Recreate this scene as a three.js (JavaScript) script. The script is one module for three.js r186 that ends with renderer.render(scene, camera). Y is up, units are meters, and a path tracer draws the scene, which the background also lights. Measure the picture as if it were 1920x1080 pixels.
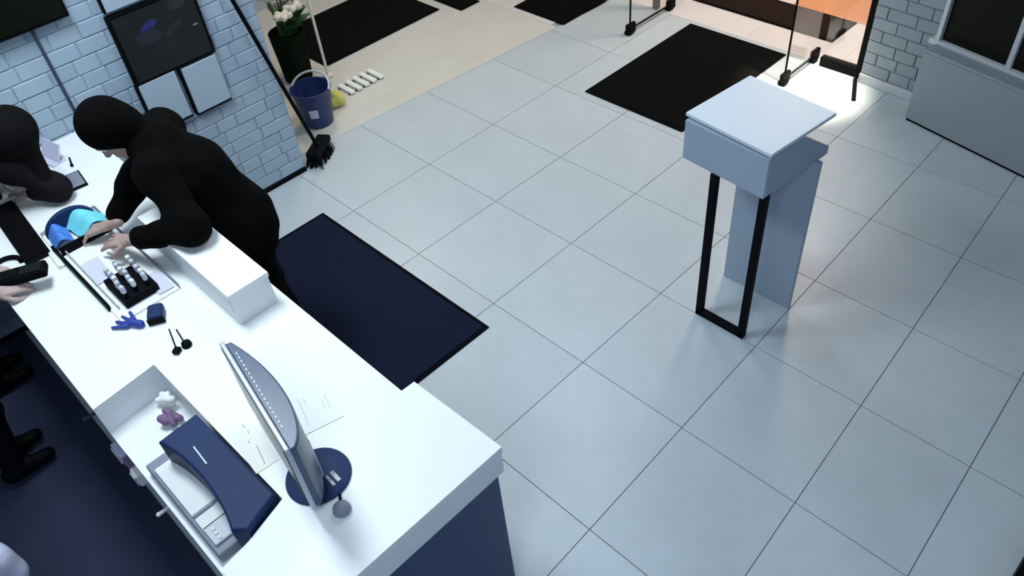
import * as THREE from 'three';
import { RoundedBoxGeometry } from 'three/addons/geometries/RoundedBoxGeometry.js';
import { mergeGeometries } from 'three/addons/utils/BufferGeometryUtils.js';
import { RectAreaLightUniformsLib } from 'three/addons/lights/RectAreaLightUniformsLib.js';

RectAreaLightUniformsLib.init();
const scene = new THREE.Scene();
scene.background = new THREE.Color(0x05070a);

// ---------------------------------------------------------------- camera (ceiling corner, looking down at the lobby)
const camera = new THREE.PerspectiveCamera(2 * Math.atan(540 / 1505.6) * 180 / Math.PI, 1920 / 1080, 0.05, 60);
{
  const yaw = -0.8609, pitch = 0.7686, roll = -0.1149;
  const f = new THREE.Vector3(Math.sin(yaw) * Math.cos(pitch), -Math.sin(pitch), -Math.cos(yaw) * Math.cos(pitch));
  const r = new THREE.Vector3().crossVectors(f, new THREE.Vector3(0, 1, 0)).normalize();
  const u = new THREE.Vector3().crossVectors(r, f);
  const r2 = r.clone().multiplyScalar(Math.cos(roll)).addScaledVector(u, Math.sin(roll));
  const u2 = u.clone().multiplyScalar(Math.cos(roll)).addScaledVector(r, -Math.sin(roll));
  camera.position.set(2.4931, 3.3027, 1.3757);
  camera.quaternion.setFromRotationMatrix(new THREE.Matrix4().makeBasis(r2, u2, f.clone().negate()));
  camera.updateMatrixWorld();
}
const renderer = new THREE.WebGLRenderer();
renderer.toneMapping = THREE.LinearToneMapping;
renderer.toneMappingExposure = 1.0;
renderer.shadowMap.enabled = true;

// ceiling lamps of the lobby: [name, x, y, z, width, depth, colour, intensity, label]
const LAMPS = [
  ['ceiling_light', -0.75, 3.68, 0.75, 1.2, 0.6, 0xe6f4ff, 34, 'long cool white ceiling light panel above the reception counter'],
  ['ceiling_light', 0.1, 3.68, -1.3, 0.6, 0.6, 0xdcefff, 17, 'square cool white ceiling light panel above the middle of the lobby'],
  ['ceiling_light', -1.3, 3.68, -2.7, 0.6, 0.6, 0xe2f0ff, 20, 'square cool white ceiling light panel in front of the open glass doors'],
  ['ceiling_light', 2.25, 3.68, 2.05, 0.6, 1.2, 0xd8ebff, 17, 'added cool white fill panel on the ceiling that brightens the near end of the counter'],  // added fill lamp, brightens the counter end and other right-hand faces
  ['ceiling_light', -3.3, 2.95, -2.1, 0.6, 0.6, 0xfff0d2, 20, 'warm ceiling light panel above the side bay with the bucket'],
  ['ceiling_light', -0.4, 2.95, -5.0, 0.6, 0.6, 0xffeee2, 60, 'warm ceiling light panel in the entrance vestibule'],
];
// spot added over the entrance to make the bright floor patch: [x, y, z, target x, target z, intensity]
const ADDED_SPOT = [0.1, 2.9, -3.72, 0.06, -3.78, 115];

// ---------------------------------------------------------------- helpers
let seed = 7;
const rnd = () => { seed = (seed * 1664525 + 1013904223) >>> 0; return seed / 4294967296; };
const used = {};
const numbered = (n) => { const k = used[n] = (used[n] ?? -1) + 1; return k ? n + '_' + String(k).padStart(3, '0') : n; };
const V = (x, y, z) => new THREE.Vector3(x, y, z);
const lin = (r, g, b) => new THREE.Color().setRGB(r, g, b);
function mat(r, g, b, rough = 0.6, extra = {}) { return new THREE.MeshStandardMaterial({ color: lin(r, g, b), roughness: rough, metalness: 0, ...extra }); }
function tag(o, label, category, group, kind) {
  o.userData.label = label;
  if (category) o.userData.category = category;
  if (group) o.userData.group = group;
  if (kind) o.userData.kind = kind;
  return o;
}
function thing(name, label, category, pos = [0, 0, 0], turn = 0, group) {
  const o = new THREE.Group(); o.name = numbered(name); scene.add(o);
  o.position.set(...pos); o.rotation.y = turn; return tag(o, label, category, group);
}
function part(name, geo, m, parent, pos, rot) {
  const o = new THREE.Mesh(geo, m); o.name = name; parent.add(o);
  if (pos) o.position.set(...pos); if (rot) o.rotation.set(...rot);
  return o;
}
function solo(name, geo, m, label, category, pos, rot, group) {
  const o = new THREE.Mesh(geo, m); o.name = numbered(name); scene.add(o);
  if (pos) o.position.set(...pos); if (rot) o.rotation.set(...rot);
  return tag(o, label, category, group);
}
function struct(name, geo, m, label, pos, rot) {
  const o = geo ? new THREE.Mesh(geo, m) : new THREE.Group(); o.name = name; scene.add(o);
  if (pos) o.position.set(...pos); if (rot) o.rotation.set(...rot);
  o.userData.kind = 'structure'; o.userData.label = label; o.userData.category = name.split('_')[0]; return o;
}
const rb = (w, h, d, r = 0.004, s = 1) => new RoundedBoxGeometry(w, h, d, s, Math.min(r, w / 2.01, h / 2.01, d / 2.01));
const bx = (w, h, d) => new THREE.BoxGeometry(w, h, d);
const cyl = (r0, r1, h, n = 24) => new THREE.CylinderGeometry(r0, r1, h, n);
const at = (g, x, y, z, rx = 0, ry = 0, rz = 0) => { g.rotateX(rx); g.rotateY(ry); g.rotateZ(rz); g.translate(x, y, z); return g; };
const merge = (...gs) => mergeGeometries(gs.map((g) => { const n = g.index ? g.toNonIndexed() : g; for (const k of Object.keys(n.attributes)) if (!['position', 'normal', 'uv'].includes(k)) n.deleteAttribute(k); return n; }));
function rod(a, b, r, n = 10) {            // cylinder between two points
  const d = new THREE.Vector3().subVectors(b, a), g = new THREE.CylinderGeometry(r, r, d.length(), n);
  g.applyQuaternion(new THREE.Quaternion().setFromUnitVectors(V(0, 1, 0), d.clone().normalize()));
  g.translate((a.x + b.x) / 2, (a.y + b.y) / 2, (a.z + b.z) / 2); return g;
}
function prism(pts, y0, y1) {              // polygon in x,z between two heights
  const s = new THREE.Shape(); pts.forEach(([x, z], i) => i ? s.lineTo(x, -z) : s.moveTo(x, -z));
  const g = new THREE.ExtrudeGeometry(s, { depth: y1 - y0, bevelEnabled: false }); g.rotateX(-Math.PI / 2); g.translate(0, y0, 0); return g;
}
function noiseTex(n, fn, rx = 1, ry = 1, srgb = false) {
  const d = new Uint8Array(n * n * 4);
  for (let j = 0; j < n; j++) for (let i = 0; i < n; i++) { const c = fn(i / n, j / n); const o = (j * n + i) * 4; d[o] = c[0] * 255; d[o + 1] = c[1] * 255; d[o + 2] = c[2] * 255; d[o + 3] = 255; }
  const t = new THREE.DataTexture(d, n, n); t.wrapS = t.wrapT = THREE.RepeatWrapping; t.magFilter = THREE.LinearFilter; t.repeat.set(rx, ry); if (srgb) t.colorSpace = THREE.SRGBColorSpace; t.needsUpdate = true; return t;
}
const carpetTex = noiseTex(256, () => { const v = rnd(); return [v, v, v]; }, 6, 6);
function blotch(n, cells) { const g = Array.from({ length: cells * cells }, rnd); return (u, v) => { const x = u * cells, y = v * cells, i = Math.floor(x), j = Math.floor(y), a = x - i, b = y - j, s = a * a * (3 - 2 * a), t = b * b * (3 - 2 * b), q = (p, r) => g[((r % cells) * cells) + (p % cells)]; return (q(i, j) * (1 - s) + q(i + 1, j) * s) * (1 - t) + (q(i, j + 1) * (1 - s) + q(i + 1, j + 1) * s) * t; }; }
const bl1 = blotch(0, 8), bl2 = blotch(0, 32);
const tileTex = noiseTex(256, (u, v) => { const k = 0.965 + 0.02 * bl1(u, v) + 0.015 * bl2(u, v); return [k, k, k]; }, 1, 1, true);

// surface nets: mesh the zero level of a distance field
function nets(sdf, lo, hi, c) {
  const nx = Math.ceil((hi.x - lo.x) / c) + 1, ny = Math.ceil((hi.y - lo.y) / c) + 1, nz = Math.ceil((hi.z - lo.z) / c) + 1;
  const val = new Float32Array(nx * ny * nz), id = (i, j, k) => (k * ny + j) * nx + i;
  for (let k = 0; k < nz; k++) for (let j = 0; j < ny; j++) for (let i = 0; i < nx; i++) val[id(i, j, k)] = sdf(lo.x + i * c, lo.y + j * c, lo.z + k * c);
  const vid = new Int32Array(nx * ny * nz).fill(-1), pos = [], idx = [];
  const E = [[0, 1], [2, 3], [4, 5], [6, 7], [0, 2], [1, 3], [4, 6], [5, 7], [0, 4], [1, 5], [2, 6], [3, 7]];
  const v8 = new Float32Array(8);
  for (let k = 0; k < nz - 1; k++) for (let j = 0; j < ny - 1; j++) for (let i = 0; i < nx - 1; i++) {
    let m = 0;
    for (let q = 0; q < 8; q++) { v8[q] = val[id(i + (q & 1), j + ((q >> 1) & 1), k + (q >> 2))]; if (v8[q] < 0) m |= 1 << q; }
    if (m === 0 || m === 255) continue;
    let x = 0, y = 0, z = 0, n = 0;
    for (const [a, b] of E) if ((v8[a] < 0) !== (v8[b] < 0)) { const t = v8[a] / (v8[a] - v8[b]); x += (a & 1) + t * ((b & 1) - (a & 1)); y += ((a >> 1) & 1) + t * (((b >> 1) & 1) - ((a >> 1) & 1)); z += (a >> 2) + t * ((b >> 2) - (a >> 2)); n++; }
    vid[id(i, j, k)] = pos.length / 3; pos.push(lo.x + (i + x / n) * c, lo.y + (j + y / n) * c, lo.z + (k + z / n) * c);
  }
  const quad = (a, b, cc, d, f) => { if (a < 0 || b < 0 || cc < 0 || d < 0) return; f ? idx.push(a, b, cc, a, cc, d) : idx.push(a, cc, b, a, d, cc); };
  for (let k = 1; k < nz - 1; k++) for (let j = 1; j < ny - 1; j++) for (let i = 1; i < nx - 1; i++) {
    const s = val[id(i, j, k)] < 0;
    if (s !== (val[id(i + 1, j, k)] < 0)) quad(vid[id(i, j - 1, k - 1)], vid[id(i, j, k - 1)], vid[id(i, j, k)], vid[id(i, j - 1, k)], s);
    if (s !== (val[id(i, j + 1, k)] < 0)) quad(vid[id(i - 1, j, k - 1)], vid[id(i - 1, j, k)], vid[id(i, j, k)], vid[id(i, j, k - 1)], s);
    if (s !== (val[id(i, j, k + 1)] < 0)) quad(vid[id(i - 1, j - 1, k)], vid[id(i, j - 1, k)], vid[id(i, j, k)], vid[id(i - 1, j, k)], s);
  }
  const g = new THREE.BufferGeometry(); g.setAttribute('position', new THREE.Float32BufferAttribute(pos, 3)); g.setIndex(idx); g.computeVertexNormals();
  g.setAttribute('uv', new THREE.Float32BufferAttribute(new Float32Array(pos.length / 3 * 2), 2)); return g;
}
function cap(a, b, ra, rb2) {              // tapered capsule distance
  const bx_ = b.x - a.x, by = b.y - a.y, bz = b.z - a.z, l2 = bx_ * bx_ + by * by + bz * bz || 1e-9;
  return (x, y, z) => { const px = x - a.x, py = y - a.y, pz = z - a.z; let t = (px * bx_ + py * by + pz * bz) / l2; t = t < 0 ? 0 : t > 1 ? 1 : t; const dx = px - bx_ * t, dy = py - by * t, dz = pz - bz * t; return Math.sqrt(dx * dx + dy * dy + dz * dz) - (ra + (rb2 - ra) * t); };
}
function ell(c, axes, rad) {               // oriented ellipsoid (approximate distance)
  const m = Math.min(...rad);
  return (x, y, z) => { const px = x - c.x, py = y - c.y, pz = z - c.z; let s = 0; for (let i = 0; i < 3; i++) { const q = (px * axes[i].x + py * axes[i].y + pz * axes[i].z) / rad[i]; s += q * q; } return (Math.sqrt(s) - 1) * m; };
}
function smooth(list, k) { return (x, y, z) => { let d = 1e9; for (const f of list) { const e = f(x, y, z), h = Math.max(k - Math.abs(d - e), 0) / k; d = Math.min(d, e) - h * h * k * 0.25; } return d; }; }
const lerp = (a, b, t) => a.clone().lerp(b, t);

// ---------------------------------------------------------------- materials
const dull = (r, g, b, extra = {}) => new THREE.MeshPhysicalMaterial({ color: lin(r, g, b), roughness: 0.95, specularIntensity: 0.12, ...extra });
const M = {
  tileA: mat(0.505, 0.57, 0.59, 0.36, { map: tileTex }), tileB: mat(0.497, 0.56, 0.58, 0.37, { map: tileTex }), tileC: mat(0.512, 0.577, 0.595, 0.35, { map: tileTex }),
  grout: mat(0.36, 0.405, 0.42, 0.9), bay: mat(0.64, 0.63, 0.57, 0.4, { map: tileTex }), warmTile: mat(0.70, 0.66, 0.63, 0.4, { map: tileTex }),
  carpet: dull(0.040, 0.047, 0.085, { bumpMap: carpetTex, bumpScale: 0.002 }),
  matNavy: dull(0.012, 0.0165, 0.038, { bumpMap: carpetTex, bumpScale: 0.003 }), matBlack: dull(0.0045, 0.0048, 0.0045, { bumpMap: carpetTex, bumpScale: 0.003 }), matBrown: dull(0.030, 0.018, 0.013, { bumpMap: carpetTex, bumpScale: 0.003 }), rubber: dull(0.003, 0.0035, 0.005),
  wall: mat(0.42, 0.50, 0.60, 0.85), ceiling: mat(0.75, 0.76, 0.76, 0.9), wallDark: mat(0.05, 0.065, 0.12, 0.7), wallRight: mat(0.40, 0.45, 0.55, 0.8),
  brickA: mat(0.35, 0.455, 0.545, 0.8), brickB: mat(0.33, 0.43, 0.52, 0.8), brickC: mat(0.37, 0.47, 0.555, 0.8), joint: mat(0.305, 0.40, 0.485, 0.9),
  brickG: mat(0.28, 0.325, 0.36, 0.8), brickH: mat(0.26, 0.30, 0.335, 0.8), jointGrey: mat(0.27, 0.315, 0.345, 0.9),
  white: mat(0.84, 0.87, 0.84, 0.42), whiteEdge: mat(0.80, 0.83, 0.84, 0.5), navy: mat(0.022, 0.045, 0.13, 0.45), black: dull(0.003, 0.0035, 0.0045, { roughness: 0.6 }), blackSoft: dull(0.004, 0.004, 0.005),
  pedestalShaded: mat(0.345, 0.42, 0.515, 0.55), lidLit: mat(0.66, 0.74, 0.80, 0.45), grey: mat(0.27, 0.315, 0.34, 0.6), greyLight: mat(0.55, 0.58, 0.60, 0.5), silver: mat(0.45, 0.50, 0.58, 0.35, { metalness: 0.2 }),
  plasticBlue: mat(0.045, 0.075, 0.13, 0.35), printer: dull(0.012, 0.030, 0.095, { roughness: 0.5, specularIntensity: 0.35 }), printerGrey: mat(0.20, 0.22, 0.27, 0.5), paper: mat(0.80, 0.82, 0.78, 0.8),
  bucket: mat(0.010, 0.028, 0.12, 0.45), cyan: mat(0.16, 0.62, 0.68, 0.6), blue: mat(0.06, 0.20, 0.60, 0.6), deepBlue: mat(0.02, 0.05, 0.30, 0.6), yellow: mat(0.62, 0.60, 0.16, 0.9), green: mat(0.03, 0.11, 0.025, 0.7), greenDark: dull(0.005, 0.010, 0.005), flower: mat(0.72, 0.70, 0.62, 0.8),
  lilac: mat(0.60, 0.60, 0.74, 0.6), purple: mat(0.20, 0.12, 0.22, 0.7), orange: mat(0.60, 0.46, 0.37, 0.7), orangeGlowTile: mat(0.66, 0.30, 0.14, 0.4), cable: mat(0.03, 0.05, 0.08, 0.7),
  skin: mat(0.42, 0.29, 0.25, 0.6), skinPale: mat(0.46, 0.34, 0.31, 0.6), clothBlack: dull(0.0018, 0.0018, 0.0018), clothGrey: dull(0.010, 0.010, 0.012), clothNavy: dull(0.003, 0.0045, 0.011), hair: dull(0.006, 0.006, 0.0062), hoodBlack: dull(0.0018, 0.0018, 0.0018),
  glass: new THREE.MeshPhysicalMaterial({ color: 0xffffff, transmission: 1, thickness: 0, roughness: 0.02, ior: 1.45 }),
  night: new THREE.MeshPhysicalMaterial({ color: lin(0.006, 0.007, 0.004), roughness: 0.25, specularIntensity: 0.25 }),
  glow: new THREE.MeshStandardMaterial({ color: 0xffffff, emissive: 0xffffff, emissiveIntensity: 1.5 }),
};

// ---------------------------------------------------------------- room shell
// floor: tiles laid on a grout bed; grid lines x = a + b z and z = const
const XL = [[-2.366, -0.0753], [-1.445, 0], [-0.765, 0], [-0.085, 0.006], [0.60, 0.004], [1.262, 0.032], [1.905, 0.067], [2.41, 0.05], [2.74, 0]];
const ZL = [-4.2, -3.37, -2.70, -2.01, -1.37, -0.69, 0.027, 0.73, 1.31];
const floor = struct('floor', null, null, 'pale grey square tiled lobby floor');
part('grout_bed', bx(8.2, 0.1, 9.7), M.grout, floor, [-1.2, -0.062, -1.9]);
const g2 = 0.0022;
const tileMats = [M.tileA, M.tileB, M.tileC];
function tileQuad(pts, m, parent, name = 'tile') {
  const g = prism(pts, -0.012, 0), p = g.attributes.position, uv = g.attributes.uv, ox = rnd(), oy = rnd();
  for (let i = 0; i < p.count; i++) uv.setXY(i, p.getX(i) * 0.7 + ox, p.getZ(i) * 0.7 + oy);
  return part(name, g, m, parent);
}
for (let j = 0; j < ZL.length - 1; j++) for (let i = 0; i < XL.length - 1; i++) {
  const z0 = ZL[j] + g2, z1 = ZL[j + 1] - g2, X = (k, z) => XL[k][0] + XL[k][1] * z;
  const xa0 = (i === 0 && j > 4) ? -2.11 : X(i, z0) + g2, xa1 = (i === 0 && j > 4) ? -2.11 : X(i, z1) + g2;
  tileQuad([[xa0, z1 === z0 ? z0 : z0], [X(i + 1, z0) - g2, z0], [X(i + 1, z1) - g2, z1], [xa1, z1]], tileMats[Math.floor(rnd() * 3)], floor);
}
// side bay floor and vestibule floor (large warmer tiles)
const bayZ = [-0.69, -1.37, -2.01, -2.70, -3.44];
for (let j = 0; j < 4; j++) for (let i = 0; i < 3; i++) {
  const z0 = bayZ[j + 1] + 0.0003, z1 = bayZ[j] - 0.0003, R = (z) => i === 0 ? -2.366 - 0.0753 * z - 0.002 : -2.35 - 0.8 * i, L = -2.35 - 0.8 * (i + 1) + 0.0005;
  tileQuad([[L, z0], [R(z0), z0], [R(z1), z1], [L, z1]], M.bay, floor, 'bay_tile');
}
for (let j = 0; j < 3; j++) for (let i = 0; i < 7; i++) tileQuad([[-4.7 + i * 0.8, -4.95 - j * 0.75 + 0.002], [-3.902 + i * 0.8, -4.95 - j * 0.75 + 0.002], [-3.902 + i * 0.8, -4.202 - j * 0.75], [-4.7 + i * 0.8, -4.202 - j * 0.75]], (j > 0 && i > 4) ? M.orangeGlowTile : M.warmTile, floor, 'vestibule_tile');  // orange glow on the far floor is put into the tile colour
for (let i = 0; i < 3; i++) tileQuad([[-4.7 + i * 0.84, -4.198], [-3.862 + i * 0.84 + (i === 2 ? 0.05 : 0), -4.198], [-3.862 + i * 0.84 + (i === 2 ? 0.0 : 0), -3.443], [-4.7 + i * 0.84, -3.443]], M.warmTile, floor, 'vestibule_tile');
tileQuad([[-2.11, 1.312], [2.74, 1.312], [2.74, 2.86], [-2.11, 2.86]], M.carpet, floor, 'staff_carpet');
struct('ceiling', bx(8.2, 0.1, 9.7), M.ceiling, 'plain white ceiling', [-1.2, 3.76, -1.9]);

// brick-faced walls
const wallLeft = struct('wall_left', null, null, 'white painted brick-faced wall at the far end of the counter');
part('wall_core', bx(0.14, 3.7, 3.62), M.joint, wallLeft, [-2.18, 1.85, 1.05]);
{
  const high = [], cut = {};
  const stone = (w, d) => cut[w + '_' + d] ??= rb(d, 0.083, w, 0.006);
  for (let r = 0; r < 41; r++) {
    let z = -0.757; const y = 0.078 + r * 0.088;
    while (z < 2.72) {
      const w = (z < -0.75 && r % 2) ? 0.1 : [0.13, 0.16, 0.19, 0.22][Math.floor(rnd() * 4)], d = [0.010, 0.014, 0.018][Math.floor(rnd() * 3)], zc = z + w / 2;
      if (r < 21 && zc < 1.05) part('brick', stone(w, d), [M.brickA, M.brickB, M.brickC][Math.floor(rnd() * 3)], wallLeft, [-2.11, y, zc]); else high.push(at(bx(0.016, 0.083, w), -2.11, y, zc));
      z += w + 0.006;
    }
  }
  part('brick_field', merge(...high), M.brickB, wallLeft).userData.kind = 'stuff';
}
struct('baseboard_left', rb(0.016, 0.032, 3.5, 0.004), M.black, 'thin black skirting strip under the brick wall', [-2.102, 0.016, 0.99]);

const wallPillar = struct('wall_pillar', null, null, 'narrow grey brick-faced wall beside the entrance frame');
wallPillar.position.set(0.345, 0, -4.12); wallPillar.rotation.y = -0.09;
part('wall_core', bx(0.62, 3.7, 0.2), M.jointGrey, wallPillar, [0.31, 1.85, -0.11]);
for (let r = 0; r < 24; r++) {
  let x = 0.003;
  while (x < 0.6) { const w = Math.min((x < 0.01 && r % 2) ? 0.09 : [0.15, 0.18, 0.21][Math.floor(rnd() * 3)], 0.617 - x); if (w > 0.03) part('brick', rb(w, 0.083, [0.012, 0.016, 0.02][Math.floor(rnd() * 3)], 0.005), rnd() < 0.5 ? M.brickG : M.brickH, wallPillar, [x + w / 2, 0.118 + r * 0.088, -0.006]); x += w + 0.006; }
}
part('skirting', rb(0.62, 0.07, 0.03, 0.004), M.greyLight, wallPillar, [0.31, 0.036, 0.0]);

// remaining shell
struct('wall_right', bx(0.12, 3.7, 7.2), M.wallRight, 'plain wall along the right side of the lobby', [2.79, 1.85, -0.75]);
struct('baseboard_right', rb(0.05, 0.11, 7.0, 0.006), M.black, 'black skirting at the right edge of the floor', [2.705, 0.055, -0.68]);
struct('wall_back', bx(5.2, 3.7, 0.12), M.wallDark, 'wall behind the staff side of the counter', [0.3, 1.85, 2.92]);
struct('wall_bay', bx(0.12, 3.7, 6.4), M.wall, 'far side wall of the bay', [-4.76, 1.85, -3.3]);
struct('wall_bay_end', bx(2.5, 3.7, 0.12), M.wall, 'wall closing the bay beside the counter', [-3.46, 1.85, -0.12]);
struct('wall_outer', bx(7.6, 3.7, 0.12), M.orange, 'pale wall at the back of the vestibule', [-1.0, 1.85, -6.0]);

// window wall on the right of the pillar with its grey panel below the window
const wallWindow = struct('wall_window', null, null, 'grey window wall right of the brick pillar');
wallWindow.position.set(0.79, 0, -3.9); wallWindow.rotation.y = -0.22;
part('wall_core', bx(2.1, 3.1, 0.14), M.wall, wallWindow, [1.12, 2.15, -0.35]);
const win = struct('window_1', null, null, 'dark night window above the grey panel');
win.position.set(0.79, 0, -3.9); win.rotation.y = -0.22;
part('pane', bx(0.46, 1.5, 0.012), M.night, win, [0.30, 1.29, -0.1]);
part('pane', bx(1.15, 1.5, 0.012), M.night, win, [1.135, 1.29, -0.1]);
part('mullion', rb(0.035, 1.5, 0.04, 0.005), M.greyLight, win, [0.545, 1.29, -0.09]);
part('window_frame', merge(at(rb(1.9, 0.035, 0.07, 0.005), 0.95, 0.54, -0.09), at(rb(1.9, 0.05, 0.07, 0.005), 0.95, 2.06, -0.09), at(rb(0.03, 1.5, 0.06, 0.004), 0.055, 1.29, -0.09)), M.greyLight, win);

const bench = thing('low_partition', 'smooth grey low box panel under the dark window', 'panel', [0.83, 0, -3.87], -0.22);
part('panel', rb(1.95, 0.5, 0.06, 0.006), M.grey, bench, [0.985, 0.265, 0]);
part('top_board', rb(1.95, 0.022, 0.14, 0.005), M.grey, bench, [0.985, 0.526, -0.035]);
part('plinth', bx(1.93, 0.016, 0.05), M.black, bench, [0.985, 0.008, 0]);

// entrance: fixed frame beside the pillar and two opened glass leaves
const frame = struct('trim_1', null, null, 'black metal frame of the glass entrance');
part('post', rb(0.045, 2.4, 0.05, 0.004), M.black, frame, [0.315, 1.2, -4.17]);
part('bottom_rail', rb(0.30, 0.075, 0.06, 0.006), M.black, frame, [0.15, 0.038, -4.18]);
part('floor_strip', rb(0.03, 0.02, 0.30, 0.004), M.black, frame, [0.385, 0.011, -3.98], [0, 0.45, 0]);
part('pane', bx(0.28, 2.2, 0.01), M.glass, frame, [0.15, 1.18, -4.18]);
function leaf(name, label, x, z0, z1) {
  const d = struct(name, null, null, label), L = Math.abs(z1 - z0), zc = (z0 + z1) / 2;
  part('glass_pane', bx(0.01, 2.1, L), M.glass, d, [x, 1.10, zc]);
  part('edge_strip', rb(0.014, 2.1, 0.012, 0.003), M.black, d, [x, 1.10, Math.max(z0, z1) + 0.008]);
  for (const z of [z0, z1]) part('hinge_clamp', merge(at(rb(0.035, 0.09, 0.11, 0.01), x, 0.05, z), at(rb(0.06, 0.03, 0.07, 0.01), x, 0.02, z + 0.02)), M.black, d);
  part('bottom_seal', rb(0.014, 0.014, L - 0.12, 0.003), M.black, d, [x, 0.045, zc]);
}
leaf('door_1', 'opened glass entrance leaf beside the grey brick pillar', -0.07, -4.20, -3.77);
leaf('door_2', 'opened glass entrance leaf left of the black doormat', -1.51, -4.28, -3.72);
const jamb = struct('trim_2', null, null, 'black post of the entrance at the bay corner');
part('post', rb(0.05, 2.4, 0.05, 0.004), M.black, jamb, [-1.62, 1.2, -4.22]);

// ---------------------------------------------------------------- lamps
for (const [n, x, y, z, w, d, c, I, label] of LAMPS) {
  const t = thing(n, label, 'ceiling light', [x, y, z]);
  part('housing', rb(w + 0.04, 0.05, d + 0.04, 0.005), M.white, t, [0, 0, 0]);
  const gm = M.glow.clone(); gm.color.set(c); gm.emissive.set(c);
  part('diffuser', bx(w, 0.008, d), gm, t, [0, -0.029, 0]);
  const l = new THREE.RectAreaLight(c, I, w, d); l.position.set(x, y - 0.04, z); l.lookAt(x, 0, z); l.name = 'panel_light'; scene.add(l);
}

{
  const [x, y, z, tx, tz, I] = ADDED_SPOT, t = thing('added_spot', 'added round warm spot above the entrance that makes the bright floor patch beside the pillar', 'added_spot', [x, y, z]);
  part('ring', new THREE.LatheGeometry([[0.05, -0.01], [0.07, -0.01], [0.075, 0.03], [0.05, 0.05], [0.05, -0.01]].map(([a, b]) => new THREE.Vector2(a, b)), 28), M.white, t);
  part('stem', cyl(0.012, 0.012, 0.74, 10), M.white, t, [0, 0.42, 0]);
  const gm = M.glow.clone(); gm.emissive.set(0xfff3dc); part('lens', cyl(0.05, 0.05, 0.006, 24), gm, t, [0, 0.004, 0]);
  const l = new THREE.SpotLight(0xfff3dc, I, 0, 0.2, 0.8, 2); l.position.set(x, y - 0.02, z); l.target.position.set(tx, 0, tz); l.castShadow = true; l.name = 'added_spot_beam'; scene.add(l, l.target);
}

// ---------------------------------------------------------------- floor mats
function floorMat(label, m, x0, x1, z0, z1, turn = 0) {
  const t = thing('floor_mat', label, 'mat', [(x0 + x1) / 2, 0, (z0 + z1) / 2], turn, 'floor mats');
  const w = x1 - x0, d = z1 - z0;
  part('rubber_edge', rb(w, 0.008, d, 0.003), M.rubber, t, [0, 0.0045, 0]);
  part('pile', rb(w - 0.05, 0.012, d - 0.05, 0.004), m, t, [0, 0.0068, 0]);
}
floorMat('dark navy floor mat in front of the reception counter', M.matNavy, -1.59, 0.03, -0.54, 0.38);
floorMat('black doormat on the grey tiles behind the white lectern', M.matBlack, -1.20, -0.28, -4.15, -2.77);
floorMat('brown-black doormat outside the glass doors at the top edge', M.matBrown, -1.75, -0.10, -4.94, -4.53);
floorMat('black mat on the beige bay floor beyond the bucket', M.matBlack, -4.15, -3.24, -3.06, -1.75);
floorMat('black mat at the corner where the beige bay floor ends', M.matBlack, -2.70, -2.08, -4.1, -3.50);
floorMat('black mat at the top edge between the two other far mats', M.matBlack, -4.1, -3.05, -3.40, -3.16);

// ---------------------------------------------------------------- reception counter
const counter = thing('reception_counter', 'long white-topped reception counter with dark navy end and a lowered staff shelf', 'counter');
const H = 1.0;
part('worktop', prism([[-2.09, 0.47], [0.755, 0.475], [0.757, 0.415], [1.21, 0.402], [1.21, 1.312], [0.872, 1.312], [0.855, 1.2], [0.805, 1.035], [-0.10, 1.045], [-0.07, 1.312], [-2.09, 1.305]], H - 0.03, H), M.white, counter);
part('end_fascia', merge(at(rb(0.022, 0.12, 0.905, 0.004), 1.198, H - 0.088, 0.857), at(rb(0.44, 0.12, 0.022, 0.004), 0.985, H - 0.088, 0.425)), M.whiteEdge, counter);
part('front_fascia', at(rb(2.82, 0.12, 0.022, 0.004), -0.67, H - 0.088, 0.487), M.whiteEdge, counter);
part('end_panel', rb(0.02, 0.86, 0.86, 0.003), M.navy, counter, [1.188, 0.431, 0.858]);
part('front_panel', rb(3.2, 0.86, 0.02, 0.003), M.navy, counter, [-0.42, 0.431, 0.52]);
part('staff_panel', rb(3.22, 0.80, 0.02, 0.003), M.navy, counter, [-0.46, 0.401, 1.27]);
part('recess_side', prism([[-0.118, 1.04], [-0.10, 1.045], [-0.07, 1.312], [-0.088, 1.312]], 0.84, H - 0.03), M.whiteEdge, counter);
part('recess_back', prism([[-0.10, 1.025], [0.805, 1.015], [0.805, 1.035], [-0.10, 1.045]], 0.84, H - 0.03), M.whiteEdge, counter);
part('recess_side', prism([[0.805, 1.035], [0.823, 1.035], [0.873, 1.2], [0.89, 1.312], [0.872, 1.312], [0.855, 1.2]], 0.84, H - 0.03), M.whiteEdge, counter);
part('lower_shelf', prism([[-0.10, 1.03], [0.81, 1.02], [0.86, 1.2], [0.874, 1.312], [-0.07, 1.312]], 0.825, 0.85), M.white, counter);
for (const [x, m] of [[0.285, M.paper], [-0.38, M.cable]]) part('handle', merge(rod(V(x, 0.7, 1.28), V(x, 0.7, 1.35), 0.008), at(new THREE.SphereGeometry(0.010, 10, 8), x, 0.7, 1.35)), m, counter);
const ledge = thing('raised_ledge', 'white raised writing ledge on the customer edge of the counter', 'ledge', [-0.405, H, 0.605]);
part('ledge_top', rb(0.79, 0.024, 0.19, 0.004), M.white, ledge, [0, 0.158, 0]);
part('ledge_end', rb(0.02, 0.146, 0.18, 0.003), M.whiteEdge, ledge, [0.38, 0.073, 0]);
part('ledge_end', rb(0.02, 0.146, 0.18, 0.003), M.whiteEdge, ledge, [-0.38, 0.073, 0]);
part('ledge_face', rb(0.76, 0.146, 0.02, 0.003), M.whiteEdge, ledge, [0, 0.073, -0.08]);
part('ledge_face', rb(0.76, 0.146, 0.02, 0.003), M.whiteEdge, ledge, [0, 0.073, 0.08]);

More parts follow.
